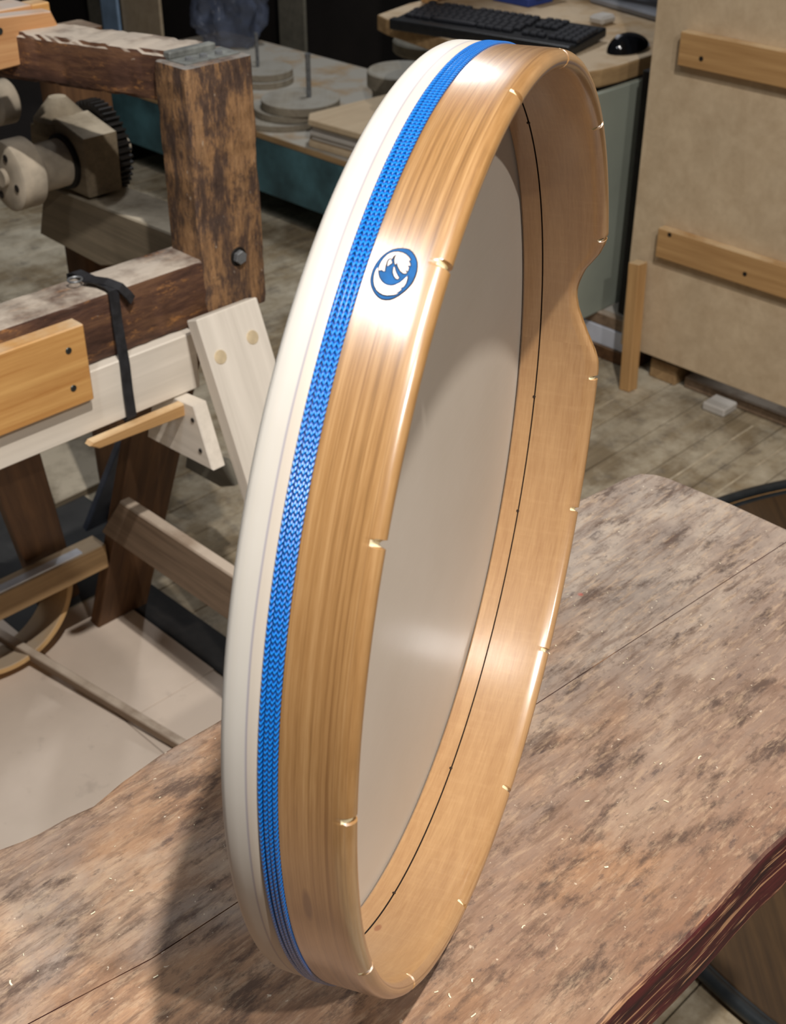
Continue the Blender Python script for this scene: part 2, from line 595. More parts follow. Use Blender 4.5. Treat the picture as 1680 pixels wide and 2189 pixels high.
def m_sheet():
    m = Mat('dusty_hardboard', 0.85, 0.2)
    d = m.noise(m.coord('World'), 3.0, 6, 0.6)
    d2 = m.noise(m.coord('World', (1, 1, 1), (0, 0, 0), (5, 2, 0)), 26, 5, 0.6)
    col = m.ramp(d, [(0.35, (206, 190, 174)), (0.65, (222, 206, 190))])
    col = m.mix(m.math('MULTIPLY', m.step(d2, 0.60, 0.72), 0.35), col, (164, 150, 138))
    return m.out(col, d2, 0.1, 0.0005)


M['sheet'] = m_sheet()


KNOT_OUT = (0.6640, -0.0175)
KNOT_IN = (0.8555, -0.0395)


def spot(m, c, a, b, nz):
    """a small oval knot in the wood at UV position c"""
    sx = m.n('ShaderNodeSeparateXYZ')
    m.l(m.coord('UV'), sx.inputs[0])
    x = m.math('DIVIDE', m.math('SUBTRACT', sx.outputs['X'], c[0]), a)
    y = m.math('DIVIDE', m.math('SUBTRACT', sx.outputs['Y'], c[1]), b)
    d = m.math('ADD', m.math('ADD', m.math('MULTIPLY', x, x), m.math('MULTIPLY', y, y)), nz)
    return m.math('SUBTRACT', 1.0, m.step(d, 0.9, 1.7))


def m_shell():
    """lacquered ash: grain runs round the hoop; UV = arc length, distance along the axis (metres)"""
    m = Mat('lacquered_ash', 0.34, 0.6, coat=1.0, coat_rough=0.22)
    f1 = m.noise(m.coord('UV', (3.0, 520, 1), (0, 0, math.radians(0.25))), 1.0, 3, 0.6, 0.1)
    f2 = m.noise(m.coord('UV', (60, 1500, 1)), 1.0, 3, 0.6)
    f3 = m.noise(m.coord('UV', (5, 40, 1)), 1.0, 4, 0.6)
    f = m.math('ADD', m.math('MULTIPLY', f1, 0.7), m.math('MULTIPLY', f2, 0.3))
    col = m.ramp(f, [(0.32, (120, 86, 48)), (0.48, (156, 116, 70)), (0.64, (180, 141, 94))])
    col = m.mix(m.math('MULTIPLY', m.step(f3, 0.45, 0.72), 0.4), col, (146, 106, 64))
    f4 = m.noise(m.coord('UV', (4.0, 1150, 1), (0, 0, math.radians(0.25))), 1.0, 2, 0.5)
    col = m.mix(m.math('MULTIPLY', m.step(f4, 0.56, 0.64), 0.45), col, (112, 74, 38))
    col = m.mix(m.math('MULTIPLY', spot(m, KNOT_OUT, 0.0100, 0.0018, f3), 0.75), col, (84, 50, 30))
    return m.out(col, f, 0.12, 0.0004)


def m_shell_in():
    m = Mat('lacquered_maple', 0.40, 0.45, coat=1.0, coat_rough=0.2)
    f1 = m.noise(m.coord('UV', (12, 130, 1)), 1.0, 5, 0.6, 0.8)
    f2 = m.noise(m.coord('UV', (70, 900, 1)), 1.0, 3, 0.6)
    f3 = m.noise(m.coord('UV', (220, 40, 1)), 1.0, 3, 0.6)
    f = m.math('ADD', m.math('MULTIPLY', f1, 0.6), m.math('MULTIPLY', f2, 0.4))
    col = m.ramp(f, [(0.30, (156, 116, 76)), (0.70, (184, 146, 102))])
    col = m.mix(m.math('MULTIPLY', m.step(f3, 0.5, 0.75), 0.12), col, (212, 176, 130))
    col = m.mix(m.math('MULTIPLY', spot(m, KNOT_IN, 0.0045, 0.0016, f1), 0.7), col, (128, 66, 34))
    return m.out(col, f3, 0.06, 0.0003)


def m_skin():
    m = Mat('translucent_drum_skin', 0.42, 0.4)
    uv = m.coord('UV')
    f = m.noise(m.coord('UV', (9, 9, 1)), 1.0, 5, 0.6)
    f2 = m.noise(m.coord('UV', (3, 700, 1)), 1.0, 3, 0.5)
    col = m.ramp(f, [(0.3, (200, 194, 184)), (0.7, (212, 207, 199))])
    # the glued lap of the collar shows as a bluish pencil-thin line that wanders a little
    sx = m.n('ShaderNodeSeparateXYZ')
    m.l(uv, sx.inputs[0])
    wav = m.noise(m.coord('UV', (5, 0, 0)), 1.0, 3)
    y = m.math('ADD', sx.outputs['Y'], m.math('MULTIPLY', m.math('SUBTRACT', wav, 0.5), 0.0022))
    d = m.math('ABSOLUTE', m.math('SUBTRACT', y, -0.0364))
    ln = m.math('SUBTRACT', 1.0, m.step(d, 0.00012, 0.0006))
    lap = m.math('MULTIPLY', m.math('GREATER_THAN', y, -0.0364), m.math('GREATER_THAN', sx.outputs['Y'], -0.0425))
    col = m.mix(m.math('MULTIPLY', lap, 0.30), col, (196, 172, 144))
    col = m.mix(m.math('MULTIPLY', m.step(f2, 0.5, 0.7), 0.15), col, (214, 206, 190))
    col = m.mix(m.math('MULTIPLY', ln, 0.55), col, (128, 124, 150))
    mt = m.out(col, f, 0.05, 0.0004)
    tr = m.n('ShaderNodeBsdfTranslucent')
    tr.inputs['Color'].default_value = lin((206, 198, 188))
    ms = m.n('ShaderNodeMixShader')
    ms.inputs[0].default_value = 0.15
    o = m.nt.nodes['Material Output']
    m.l(m.b.outputs[0], ms.inputs[1])
    m.l(tr.outputs[0], ms.inputs[2])
    m.l(ms.outputs[0], o.inputs['Surface'])
    return mt


def m_cord():
    m = Mat('braided_blue_cord', 0.34, 0.6, coat=0.3, coat_rough=0.25)
    sx = m.n('ShaderNodeSeparateXYZ')
    m.l(m.coord('UV'), sx.inputs[0])
    u, v = sx.outputs['X'], sx.outputs['Y']
    fold = m.math('ABSOLUTE', m.math('SUBTRACT', m.math('FRACT', m.math('MULTIPLY', v, 2.0)), 0.5))
    ph = m.math('FRACT', m.math('ADD', u, m.math('MULTIPLY', fold, 1.6)))
    tri = m.math('SUBTRACT', 1.0, m.math('ABSOLUTE', m.math('SUBTRACT', m.math('MULTIPLY', ph, 2.0), 1.0)))
    col = m.ramp(tri, [(0.05, (0, 58, 140)), (0.35, (0, 94, 190)), (0.8, (24, 136, 224))])
    return m.out(col, tri, 0.9, 0.0005)


M['shell'] = m_shell()
M['shell_in'] = m_shell_in()
M['skin'] = m_skin()
M['cord'] = m_cord()
M['raw'] = plain('bare_wood_nick', (238, 216, 176), 0.8)
M['kerf'] = plain('dark_kerf', (44, 30, 20), 0.9)
M['emblem_blue'] = plain('blue_lacquer', (10, 82, 140), 0.75, 0, 0.08, 300)
M['emblem_line'] = plain('burnt_outline', (30, 24, 22), 0.8)

# ================================================================== SETTING
fl = struct(box('floor', -0.9, 3.4, -1.4, 5.3, -0.06, -0.022, M['dark_wall'], bevel=0))
rnd = random.Random(4)
proto = {}
PW = 0.0885
k0 = -10
for k in range(-14, 40):
    y = 0.9865 + k * PW - 8 * PW
    if y < -0.7 or y > 3.35:
        continue
    cut = [-0.75, rnd.choice([0.5, 0.9, 1.35, 1.75]), 3.05]
    for a, b in zip(cut, cut[1:]):
        L = round(b - a - 0.002, 3)
        if L not in proto:
            proto[L] = bm_box(L, PW - 0.0022, 0.022, 0.0012)
            me = bpy.data.meshes.new('floor_board')
            proto[L].to_mesh(me)
            proto[L].free()
            me.materials.append(M['floor'])
            proto[L] = me
        o = bpy.data.objects.new('floor_board', proto[L])
        COL.objects.link(o)
        setw(o, Matrix.Translation(((a + b) / 2, y, -0.011 + rnd.uniform(-0.0006, 0.0004))), fl)
# seams packed with pale dust
for y, a, b, wd in ((1.0753, 1.2, 2.1, 0.004), (0.9868, 1.1, 2.1, 0.003), (1.341, 1.0, 2.05, 0.003)):
    box('seam_dust', a, b, y - wd / 2, y + wd / 2, -0.004, 0.0006, M['seam_dust'], fl, bevel=0.0003)

struct(box('wall_back', 3.02, 3.08, -1.2, 5.3, 0, 2.6, M['dark_wall'], bevel=0))
struct(box('wall_left', -0.6, 3.08, 5.2, 5.26, 0, 2.6, M['dark_wall'], bevel=0))

# ================================================================== WORKBENCH
t = thing('workbench', 'worn brown wooden bench top of two boards with a red-painted edge, under the drum', 'bench', (0.25, 0.33, 0))
rnd = random.Random(9)


def wobble(p, q, n, a):
    p, q = Vector(p), Vector(q)
    nn = Vector((-(q - p).y, (q - p).x)).normalized()
    return [tuple(p.lerp(q, i / n) + nn * rnd.uniform(-a, a)) for i in range(1, n)]


left = [(-0.25, 0.481), (0.184, 0.4805), (0.196, 0.477), (0.204, 0.4755), (0.222, 0.4745), (0.237, 0.4715), (0.258, 0.4755), (0.287, 0.478), (0.326, 0.4765)]
left += wobble((0.326, 0.4765), (0.67, 0.476), 12, 0.0012) + [(0.67, 0.4755), (0.699, 0.471), (0.726, 0.469), (0.738, 0.465), (0.745, 0.456), (0.748, 0.445), (0.7505, 0.39)]
joint = [(0.7495, 0.3337), (0.733, 0.3347), (0.57, 0.3455), (0.476, 0.3512), (0.246, 0.3635), (0.2, 0.3662), (0.138, 0.3772), (-0.25, 0.406)]
b1 = left + joint
b2 = [(p[0], p[1] - 0.0006) for p in joint[::-1]] + [(0.749, 0.30)] + wobble((0.749, 0.30), (0.7485, 0.19), 4, 0.0006) + [(0.745, 0.1885)]
b2 += wobble((0.745, 0.1885), (-0.25, 0.189), 40, 0.0011) + [(-0.25, 0.189)]
slab('bench_board', b1, 0.700, 0.750, M['bench'], t, bevel=0.0025, seg=2, keep=joint)
slab('bench_board', b2, 0.697, 0.750, M['bench'], t, bevel=0.004, seg=3, keep=b2[:len(joint)])
for x in (-0.12, 0.16):
    box('apron', x - 0.02, x + 0.02, 0.22, 0.45, 0.62, 0.697, M['brown'], t)
    for y, s in ((0.25, -1), (0.42, 1)):
        bar('leg', (x, y, 0.66), (x, y + s * 0.05, 0.0), 0.05, 0.04, M['brown'], t, up=(1, 0, 0))
box('stretcher', -0.14, 0.18, 0.318, 0.352, 0.20, 0.27, M['brown'], t)

# wood shavings and crumbs scattered over the bench: nobody could count them
bm = bmesh.new()
rnd = random.Random(21)
spots = [(0.5690, 0.2880, 0.7500), (0.4020, 0.2440, 0.7500), (0.3420, 0.2500, 0.7500), (0.4320, 0.2800, 0.7500), (0.4850, 0.2680, 0.7500), (0.5050, 0.2550, 0.7500), (0.1950, 0.3560, 0.7500), (0.3010, 0.2470, 0.7500),
         (0.2870, 0.2490, 0.7500), (0.2840, 0.2550, 0.7500), (0.2870, 0.2340, 0.7500), (0.4630, 0.2490, 0.7500), (0.2170, 0.4070, 0.7500), (0.1440, 0.4020, 0.7500), (0.1950, 0.4090, 0.7500)]
for i in range(110):
    if i < len(spots):
        x, y = spots[i][:2]
        L, wd = rnd.uniform(0.0018, 0.0034), rnd.uniform(0.0005, 0.0009)
    else:
        x, y = rnd.uniform(0.12, 0.70), rnd.uniform(0.20, 0.46)
        L, wd = rnd.uniform(0.0005, 0.0016), rnd.uniform(0.0002, 0.0005)
    a = rnd.uniform(0, 3.14)
    c, s = math.cos(a), math.sin(a)
    z = 0.7502
    cur = rnd.uniform(0.0001, 0.0005)
    vs = []
    for e, h, q in ((-L / 2, 0, 0), (0, cur, wd * .5), (L / 2, 0, 0)):
        for sd in (-wd / 2, wd / 2):
            px, py = e, sd + q
            vs.append((bm.verts.new((x + c * px - s * py, y + s * px + c * py, z + h)), bm.verts.new((x + c * px - s * py, y + s * px + c * py, z + h + 0.0002))))
    for i0 in (0, 2):
        a0, a1, b0, b1_ = vs[i0], vs[i0 + 1], vs[i0 + 2], vs[i0 + 3]
        bm.faces.new((a0[1], a1[1], b1_[1], b0[1]))
        bm.faces.new((a0[0], b0[0], b1_[0], a1[0]))
        bm.faces.new((a0[0], a0[1], b0[1], b0[0]))
        bm.faces.new((a1[0], b1_[0], b1_[1], a1[1]))
o = mesh_obj('wood_shavings', bm, M['shaving'], None, kind='stuff')
tag(o, 'tiny pale wood shavings strewn over the worn bench top', 'shavings')

# ================================================================== FRAME DRUM
R = 0.203
TI = 0.0077
dn = -1.118
DB = Vector((0.3707, 0.2951, 0.7502))
drum = bpy.data.objects.new('frame_drum', None)
COL.objects.link(drum)
DM = Matrix.Translation(DB) @ Matrix.Rotation(dn, 4, 'Z')       # local X = drum axis towards the open side, Z up
setw(drum, DM)
tag(drum, 'round wooden frame drum with white skin and blue cord, standing on edge on the bench', 'drum')

CUT = [(-4.5, 0), (-2.8, .0006), (-1.1, .0028), (1.7, .0078), (4.1, .0115), (6.2, .0143), (8.3, .0157), (9.8, .0156), (11, .0147), (12.5, .0130), (13.8, .0112), (14.9, .0086),
       (17, .0040), (19.2, .0010), (21.0, 0)]
NOTCH = [20.3, 46, 76.5, 98.2, 123.0, 148.3, 174.6, 200.5, 227, 254.5, 280, 306, 331, 354.3]


def cutaway(d):
    d = (d + 180) % 360 - 180
    if d <= CUT[0][0] or d >= CUT[-1][0]:
        return 0.0
    for (a, p), (b, q) in zip(CUT, CUT[1:]):
        if a <= d <= b:
            f = (d - a) / (b - a)
            return p + (q - p) * f
    return 0.0


def nick(d):
    best = 0.0
    for k, q in enumerate(NOTCH):
        x = abs((d - q + 180) % 360 - 180)
        hw = 0.36
        if x < hw:
            best = max(best, 0.0023 * math.sqrt(1 - (x / hw) ** 2))
    return best


ang = [i * 0.5 for i in range(720)]
for q in NOTCH:
    ang = [a for a in ang if abs((a - q + 180) % 360 - 180) > 0.62]
    ang += [(q + 0.62 * (j / 9.0)) % 360 for j in range(-9, 10)]
ang = sorted(ang)
# profile (x, r, how much the rim cut pushes it back, part): outer skin side -> rim -> inside -> skin side
EDGE = -0.0460
prof = [(EDGE, R - 0.0040, 0, 0), (-0.0455, R - 0.0014, 0, 0), (-0.0440, R - 0.0004, 0, 0), (-0.0326, R - 0.0004, 0, 0), (-0.0322, R - 0.0010, 0, 0), (-0.0258, R - 0.0010, 0, 0), (-0.0254, R, 0, 0),
        (-0.0240, R, 0.05, 0), (-0.018, R, 0.35, 0), (-0.012, R, 0.62, 0), (-0.007, R, 0.86, 0), (-0.0042, R - 0.0001, 1, 0), (-0.0026, R - 0.0005, 1, 0), (-0.0012, R - 0.0014, 1, 0), (-0.0003, R - 0.0027, 1, 0),
        (0.0, R - 0.0040, 1, 0), (-0.0005, R - 0.0056, 1, 1), (-0.0017, R - 0.0069, 1, 1), (-0.0034, R - TI, 1, 1), (-0.008, R - TI, 0.86, 1), (-0.014, R - TI, 0.55, 1), (-0.021, R - TI, 0.2, 1), (-0.028, R - TI, 0, 1),
        (-0.03465, R - TI, 0, 1), (-0.03475, R - TI + 0.0012, 0, 2), (-0.03535, R - TI + 0.0012, 0, 2), (-0.03545, R - TI, 0, 2), (-0.0452, R - TI, 0, 1), (EDGE, R - TI + 0.0008, 0, 1)]
bm = bmesh.new()
uvl = bm.loops.layers.uv.new('UVMap')
rings = []
for d in ang:
    c, s = math.cos(math.radians(d)), math.sin(math.radians(d))
    ck, nk = cutaway(d), nick(d)
    rg = []
    for x, r, wt, part in prof:
        xx = x - ck * wt
        if x > -0.0036:
            xx -= nk * (1.0 if x > -0.0020 else 0.55)
        kw = 1.0
        if part == 2:
            kw = 0.75 + 0.5 * (0.5 + 0.5 * math.sin(math.radians(d - 10)))
        rg.append((bm.verts.new((xx, r * c, R + r * s)), xx, r, d))
    rings.append(rg)
NA, NP = len(ang), len(prof)
for i in range(NA):
    A, B = rings[i], rings[(i + 1) % NA]
    for j in range(NP):
        k = (j + 1) % NP
        f = bm.faces.new((A[j][0], B[j][0], B[k][0], A[k][0]))
        dm = ((ang[i] + ang[(i + 1) % NA]) / 2) if i < NA - 1 else (ang[-1] + 360 + ang[0]) / 2
        px = (prof[j][0] + prof[k][0]) / 2
        f.material_index = 0 if max(prof[j][3], prof[k][3]) == 0 or j <= 15 else (3 if prof[j][3] == 2 and prof[k][3] == 2 else 1)
        if nick(dm) > 0.0012 and px > -0.0036:
            f.material_index = 2
        for lp in f.loops:
            q = next(z for z in (A[j], B[j], B[k], A[k]) if z[0] is lp.vert)
            dd = q[3] if not (i == NA - 1 and q[3] < 90) else q[3] + 360
            lp[uvl].uv = (math.radians(dd) * R, q[1] + (q[2] - R))
bmesh.ops.recalc_face_normals(bm, faces=bm.faces[:])
shell = mesh_obj('shell', bm, [M['shell'], M['shell_in'], M['raw'], M['kerf']], drum, DM, smooth=True)
me = shell.data
# small dark pits where the kerf meets a knot
for d in (-10.5, 46, 329, 281, 252):
    c, s = math.cos(math.radians(d)), math.sin(math.radians(d))
    r = R - TI
    disc('pit', DM @ Vector((-0.0352, r * c, R + r * s)), 0.0009, 0.0004, M['kerf'], shell, 10, 0.0001, axis=DM.to_3x3() @ Vector((0, -c, -s)))

# skin: flat head and a collar lapped over the edge down to the cord
bm = bmesh.new()
uvl = bm.loops.layers.uv.new('UVMap')
NS = 360
sp_ = [(-0.0468, 0.0), (-0.0468, 0.05), (-0.0468, 0.10), (-0.0468, 0.15), (-0.0468, 0.185), (-0.0468, R - 0.0045), (-0.0466, R - 0.0032), (-0.0460, R - 0.0017), (-0.0450, R - 0.0005), (-0.0436, R + 0.0002), (-0.0400, R + 0.0003),
       (-0.0364, R + 0.00035), (-0.0328, R + 0.0004), (-0.0324, R + 0.0002), (-0.0323, R - 0.0003)]
rings = []
for x, r in sp_:
    rings.append([bm.verts.new((x, r * math.cos(2 * math.pi * i / NS), R + r * math.sin(2 * math.pi * i / NS))) for i in range(NS)] if r > 0 else [bm.verts.new((x, 0, R))])
for a in range(len(rings) - 1):
    A, B = rings[a], rings[a + 1]
    for i in range(NS):
        j = (i + 1) % NS
        f = bm.faces.new((A[0], B[i], B[j]) if len(A) == 1 else (A[i], B[i], B[j], A[j]))
        for lp in f.loops:
            v = lp.vert
            if a < 6:
                lp[uvl].uv = (v.co.y, v.co.z)
            else:
                th = 2 * math.pi * (i if (v in (A[i], B[i])) else i + 1) / NS
                lp[uvl].uv = (th * R, v.co.x)
bmesh.ops.recalc_face_normals(bm, faces=bm.faces[:])
mesh_obj('drum_skin', bm, M['skin'], drum, DM, smooth=True, label='translucent white drum skin with its collar lapped over the edge')

# four blue cords side by side in the groove
for k in range(4):
    x = -0.03155 + 0.0017 * k + (0.0002 if k in (1,) else 0)
    rc = 0.00088
    bm = bmesh.new()
    uvl = bm.loops.layers.uv.new('UVMap')
    N, n = 720, 10
    rr = [[bm.verts.new((x + rc * math.cos(2 * math.pi * j / n), (R + 0.00005 + rc * math.sin(2 * math.pi * j / n)) * math.cos(2 * math.pi * i / N),
                         R + (R + 0.00005 + rc * math.sin(2 * math.pi * j / n)) * math.sin(2 * math.pi * i / N))) for j in range(n)] for i in range(N)]
    for i in range(N):
        for j in range(n):
            f = bm.faces.new((rr[i][j], rr[(i + 1) % N][j], rr[(i + 1) % N][(j + 1) % n], rr[i][(j + 1) % n]))
            for lp, (ii, jj) in zip(f.loops, ((i, j), (i + 1, j), (i + 1, j + 1), (i, j + 1))):
                lp[uvl].uv = (ii * 640.0 / N, jj / n)
    bmesh.ops.recalc_face_normals(bm, faces=bm.faces[:])
    mesh_obj('cord', bm, M['cord'], drum, DM, smooth=True)

# the emblem: a blue disc with a breaking wave, let into the outside of the shell
EA = Vector((124.8, -0.0162))


def emb(p):                       # drawing units (the emblem is about 8 units across) -> arc, axis
    return p


def emblem_layer(name, polys, lift, mat, parent):
    bm = bmesh.new()
    uvl = bm.loops.layers.uv.new('UVMap')
    for pl in polys:
        tri = geometry.tessellate_polygon([[Vector((a, b, 0)) for a, b in pl]])
        vs = [bm.verts.new((a, b, 0)) for a, b in pl]
        for tr in tri:
            try:
                bm.faces.new([vs[i] for i in tr])
            except ValueError:
                pass
    bmesh.ops.subdivide_edges(bm, edges=[e for e in bm.edges if e.calc_length() > 0.0012], cuts=4, use_grid_fill=True)
    bmesh.ops.triangulate(bm, faces=bm.faces[:])
    uvs = {}
    t0 = math.radians(EA.x)
    for v in bm.verts:
        s_, o_ = v.co.x, v.co.y
        th = t0 + s_ / R
        uvs[v] = (th * R, EA.y + o_)
        r = R + lift
        v.co = Vector((EA.y + o_, r * math.cos(th), R + r * math.sin(th)))
    for f in bm.faces:
        for lp in f.loops:
            lp[uvl].uv = uvs[lp.vert]
        f.normal_update()
        c = f.calc_center_median()
        if f.normal.dot(Vector((0, c.y, c.z - R))) < 0:
            f.normal_flip()
    return mesh_obj(name, bm, mat, parent, DM)


def tr(pts, grow=0.0):
    """drawing coordinates (x right, y down, centre 648,825) turned into the emblem's own arc/axis metres"""
    out = []
    for x, y in pts:
        dx, dy = (x - 648) * 0.13095, (y - 825) * 0.13095
        out.append((-0.0000213 * dx + 0.000167 * dy, 0.000146 * dx + 0.0000364 * dy))
    if grow:
        cx, cy = sum(p[0] for p in out) / len(out), sum(p[1] for p in out) / len(out)
        q = []
        n = len(out)
        ar = sum(out[i][0] * out[(i + 1) % n][1] - out[(i + 1) % n][0] * out[i][1] for i in range(n))
        sg = 1 if ar > 0 else -1
        for i in range(n):
            a, b = Vector(out[i - 1]), Vector(out[(i + 1) % n])
            tt = (b - a)
            if tt.length < 1e-9:
                q.append(out[i])
                continue
            tt.normalize()
            q.append((out[i][0] + sg * tt.y * grow, out[i][1] - sg * tt.x * grow))
        out = q
    return out


ring_o = [(740, 415), (800, 418), (860, 432), (910, 470), (950, 520), (985, 580), (1005, 640), (1012, 710), (1008, 790), (990, 860), (965, 930), (930, 990), (890, 1040), (845, 1085), (795, 1125),
          (745, 1165), (700, 1190), (650, 1215), (600, 1228), (540, 1230), (480, 1222), (430, 1195), (385, 1155), (345, 1105), (315, 1055), (295, 1005), (284, 950), (283, 890), (293, 820), (310, 760), (335, 700), (362, 650), (395, 600),
          (430, 558), (475, 515), (525, 475), (575, 447), (625, 430), (685, 418)]
upper = [(405, 785), (400, 740), (412, 690), (435, 635), (470, 580), (515, 530), (565, 495), (620, 478), (690, 472), (755, 485), (815, 515), (865, 555), (905, 605), (872, 628), (898, 660), (906, 700), (862, 702), (884, 735), (868, 790),
         (842, 775), (806, 715), (830, 785), (856, 812), (840, 828), (800, 822), (755, 788), (720, 735), (700, 690), (690, 605), (684, 650), (662, 688), (648, 640), (645, 590), (655, 550), (678, 525), (640, 530), (615, 555), (604, 590),
         (580, 578), (545, 592), (520, 625), (510, 665), (500, 720), (492, 795), (470, 785), (450, 766), (425, 772)]
small = [(597, 598), (565, 604), (540, 640), (535, 710), (560, 690), (598, 662), (606, 640), (580, 632)]
cres = [(385, 730), (360, 760), (340, 810), (328, 880), (332, 960), (352, 1030), (390, 1090), (440, 1132), (500, 1160), (560, 1170), (620, 1166), (690, 1158), (735, 1140), (682, 1130), (735, 1115), (790, 1078), (760, 1066), (822, 1032), (850, 985),
        (868, 920), (872, 868), (845, 895), (800, 940), (750, 980), (690, 1010), (630, 1024), (565, 1020), (510, 1000), (460, 960), (420, 910), (396, 850), (386, 790)]
sliver = [(640, 722), (634, 790), (640, 830), (660, 870), (690, 908), (722, 914), (732, 896), (708, 862), (684, 825), (662, 770), (652, 724)]
em = emblem_layer('emblem', [tr(ring_o, 0.00032)], 0.00012, M['emblem_line'], drum)
em['label'] = 'round blue emblem of a breaking wave'
emblem_layer('emblem_blue', [tr(ring_o, -0.00004)], 0.00020, M['emblem_blue'], em)
emblem_layer('emblem_outline', [tr(p, 0.00036) for p in (upper, small, cres, sliver)], 0.00028, M['emblem_line'], em)
emblem_layer('emblem_field', [tr(p, 0.0) for p in (upper, small, cres, sliver)], 0.00036, M['shell'], em)

# ================================================================== LARGE DRUM ON THE FLOOR, RIGHT OF THE BENCH
bc = Vector((0.943 * H + 1.332 * H, 1.332 * H - 0.943 * H, 0))
t = thing('large_drum', 'very large shallow drum lying right of the bench, black tube round its rim', 'drum', bc)
hoop('shell', bc + Vector((0, 0, 0.0)), (0, 0, 1), 0.7000, 0.004, 0.020, M['maple'], t, 160)
hoop('shade_gap_ring', bc + Vector((0, 0, 0.004)), (0, 0, 1), 0.6949, 0.011, 0.005, M['black_rubber'], t, 160)  # black ring put in for the shadow line between wall and head
disc('drum_head', bc + Vector((0, 0, 0.003)), 0.6835, 0.006, M['dark_brown'], t, 160)
pts = [bc + Vector((0.7030 * math.cos(a), 0.7030 * math.sin(a), 0.0150)) for a in [2 * math.pi * i / 200 for i in range(200)]]
tube('rim_tube', pts, 0.0092, M['black_rubber'], t, 10, closed=True)

# ================================================================== SAWHORSE (left)
t = thing('sawhorse', 'pale wooden sawhorse carrying the old dark timber frame', 'sawhorse', (0.7, 1.2, 0))
bar('beam', (0.18, 1.17, 0.583), (0.81, 1.17, 0.583), 0.06, 0.074, M['pale_pine'], t)
lg = bar('leg', (0.835, 1.118, 0.648), (0.835, 0.865, 0.0), 0.090, 0.022, M['pale_pine'], t, up=(0, -1, 0.4))
for x, z in ((0.806, 0.605), (0.857, 0.612)):
    y = 1.118 - (0.648 - z) * 0.253 / 0.648 - 0.0105
    disc('plug', (x, y, z), 0.0085, 0.0022, M['plug'], lg, 20, 0.0005, axis=(0, -1, 0.36))
bar('leg', (0.842, 1.222, 0.60), (0.842, 1.466, 0.005), 0.095, 0.022, M['brown'], t, up=(0, 1, 0.4))
bar('leg', (0.585, 1.222, 0.55), (0.790, 1.560, 0.006), 0.066, 0.024, M['brown'], t, up=(0, 1, 0.4))
slab('gusset', [(1.185, 0.540), (1.212, 0.462), (1.078, 0.470), (1.105, 0.548)], 0, 0.02, M['pale_pine'], t, m=plane_x(0.772))
for y, z in ((1.108, 0.528), (1.098, 0.490)):
    disc('screw', (0.7715, y, z), 0.003, 0.001, M['hole'], t, 10, 0.0002, axis=(-1, 0, 0))
slab('stretcher', [(1.301, 0.324), (1.362, 0.244), (0.90, 0.244), (0.95, 0.324)], 0, 0.018, M['plank_gray'], t, bevel=0.002, m=plane_x(0.772))
bar('long_stretcher', (0.15, 1.402, 0.182), (0.79, 1.402, 0.182), 0.034, 0.042, M['tan'], t)
o = box('metal_strip', 0.28, 0.752, 1.387, 1.402, 0.2032, 0.2065, M['alu'], bevel=0.0006)
tag(o, 'shiny aluminium strip lying along the low rail of the sawhorse', 'strip')

# ================================================================== OLD TIMBER FRAME
t = thing('timber_frame', 'old scraped dark-stained timber machine frame with a square post, on the sawhorse', 'machine frame', (0.88, 1.18, 0.62))
rough_bar('post', (0.8825, 1.180, 0.618), (0.8825, 1.180, 0.914), 0.060, 0.094, M['post'], t, up=(1, 0, 0), amp=0.0016, seed=3, n=30)
rough_bar('lower_rail', (0.18, 1.1835, 0.6590), (0.862, 1.1835, 0.6590), 0.064, 0.077, M['timber'], t, amp=0.0014, seed=5, n=60)
rough_bar('top_rail', (0.882, 1.205, 0.894), (0.782, 1.500, 0.894), 0.066, 0.056, M['timber'], t, amp=0.004, seed=8, n=40, bevel=0.005)
rough_bar('rear_post', (0.985, 1.62, 0.05), (0.985, 1.62, 0.86), 0.06, 0.08, M['brown'], t, up=(1, 0, 0), amp=0.001, seed=11)
cb = slab('cross_beam', [(1.600, 0.663), (1.633, 0.581), (1.478, 0.576), (1.27, 0.640), (1.24, 0.674), (1.36, 0.670)][::-1], 0, 0.075, M['dusty'], t, bevel=0.002, m=plane_x(0.90))
bd = bar('mounting_board', (0.36, 1.136, 0.640), (0.655, 1.136, 0.640), 0.022, 0.092, M['pine'], t)
for x, z in ((0.632, 0.662), (0.631, 0.617)):
    sc = disc('screw', (x, 1.1252, z), 0.0038, 0.0012, M['screw'], bd, 16, 0.0004, axis=(0, -1, 0))
    disc('screw_recess', (x, 1.1241, z), 0.0014, 0.0003, M['hole'], bd, 6, 0.0001, axis=(0, -1, 0))
bo = slab('bolt_head', [(0.0085 * math.cos(a), 0.0085 * math.sin(a)) for a in [0.3 + k * math.pi / 3 for k in range(6)]], 0, 0.007, M['steel'], t, bevel=0.0008,
          m=Matrix.Translation((0.889, 0, 0.688)) @ plane_y(1.150))
disc('washer', (0.889, 1.1505, 0.688), 0.0115, 0.0015, M['black_iron'], t, 20, 0.0003, axis=(0, -1, 0))
# bracket on top of the post
br = box('bracket_plate', 0.848, 0.925, 1.166, 1.202, 0.9135, 0.9155, M['zinc'], t, bevel=0.0005)
bar('bracket_strip', (0.848, 1.200, 0.919), (0.915, 1.203, 0.918), 0.012, 0.008, M['zinc'], t)
for x, y in ((0.862, 1.178), (0.882, 1.178), (0.902, 1.176), (0.872, 1.216), (0.9, 1.214)):
    slab('nut', [(0.0045 * math.cos(a), 0.0045 * math.sin(a)) for a in [k * math.pi / 3 for k in range(6)]], 0, 0.004, M['steel'], br, bevel=0.0004, m=Matrix.Translation((x, y, 0.915)))
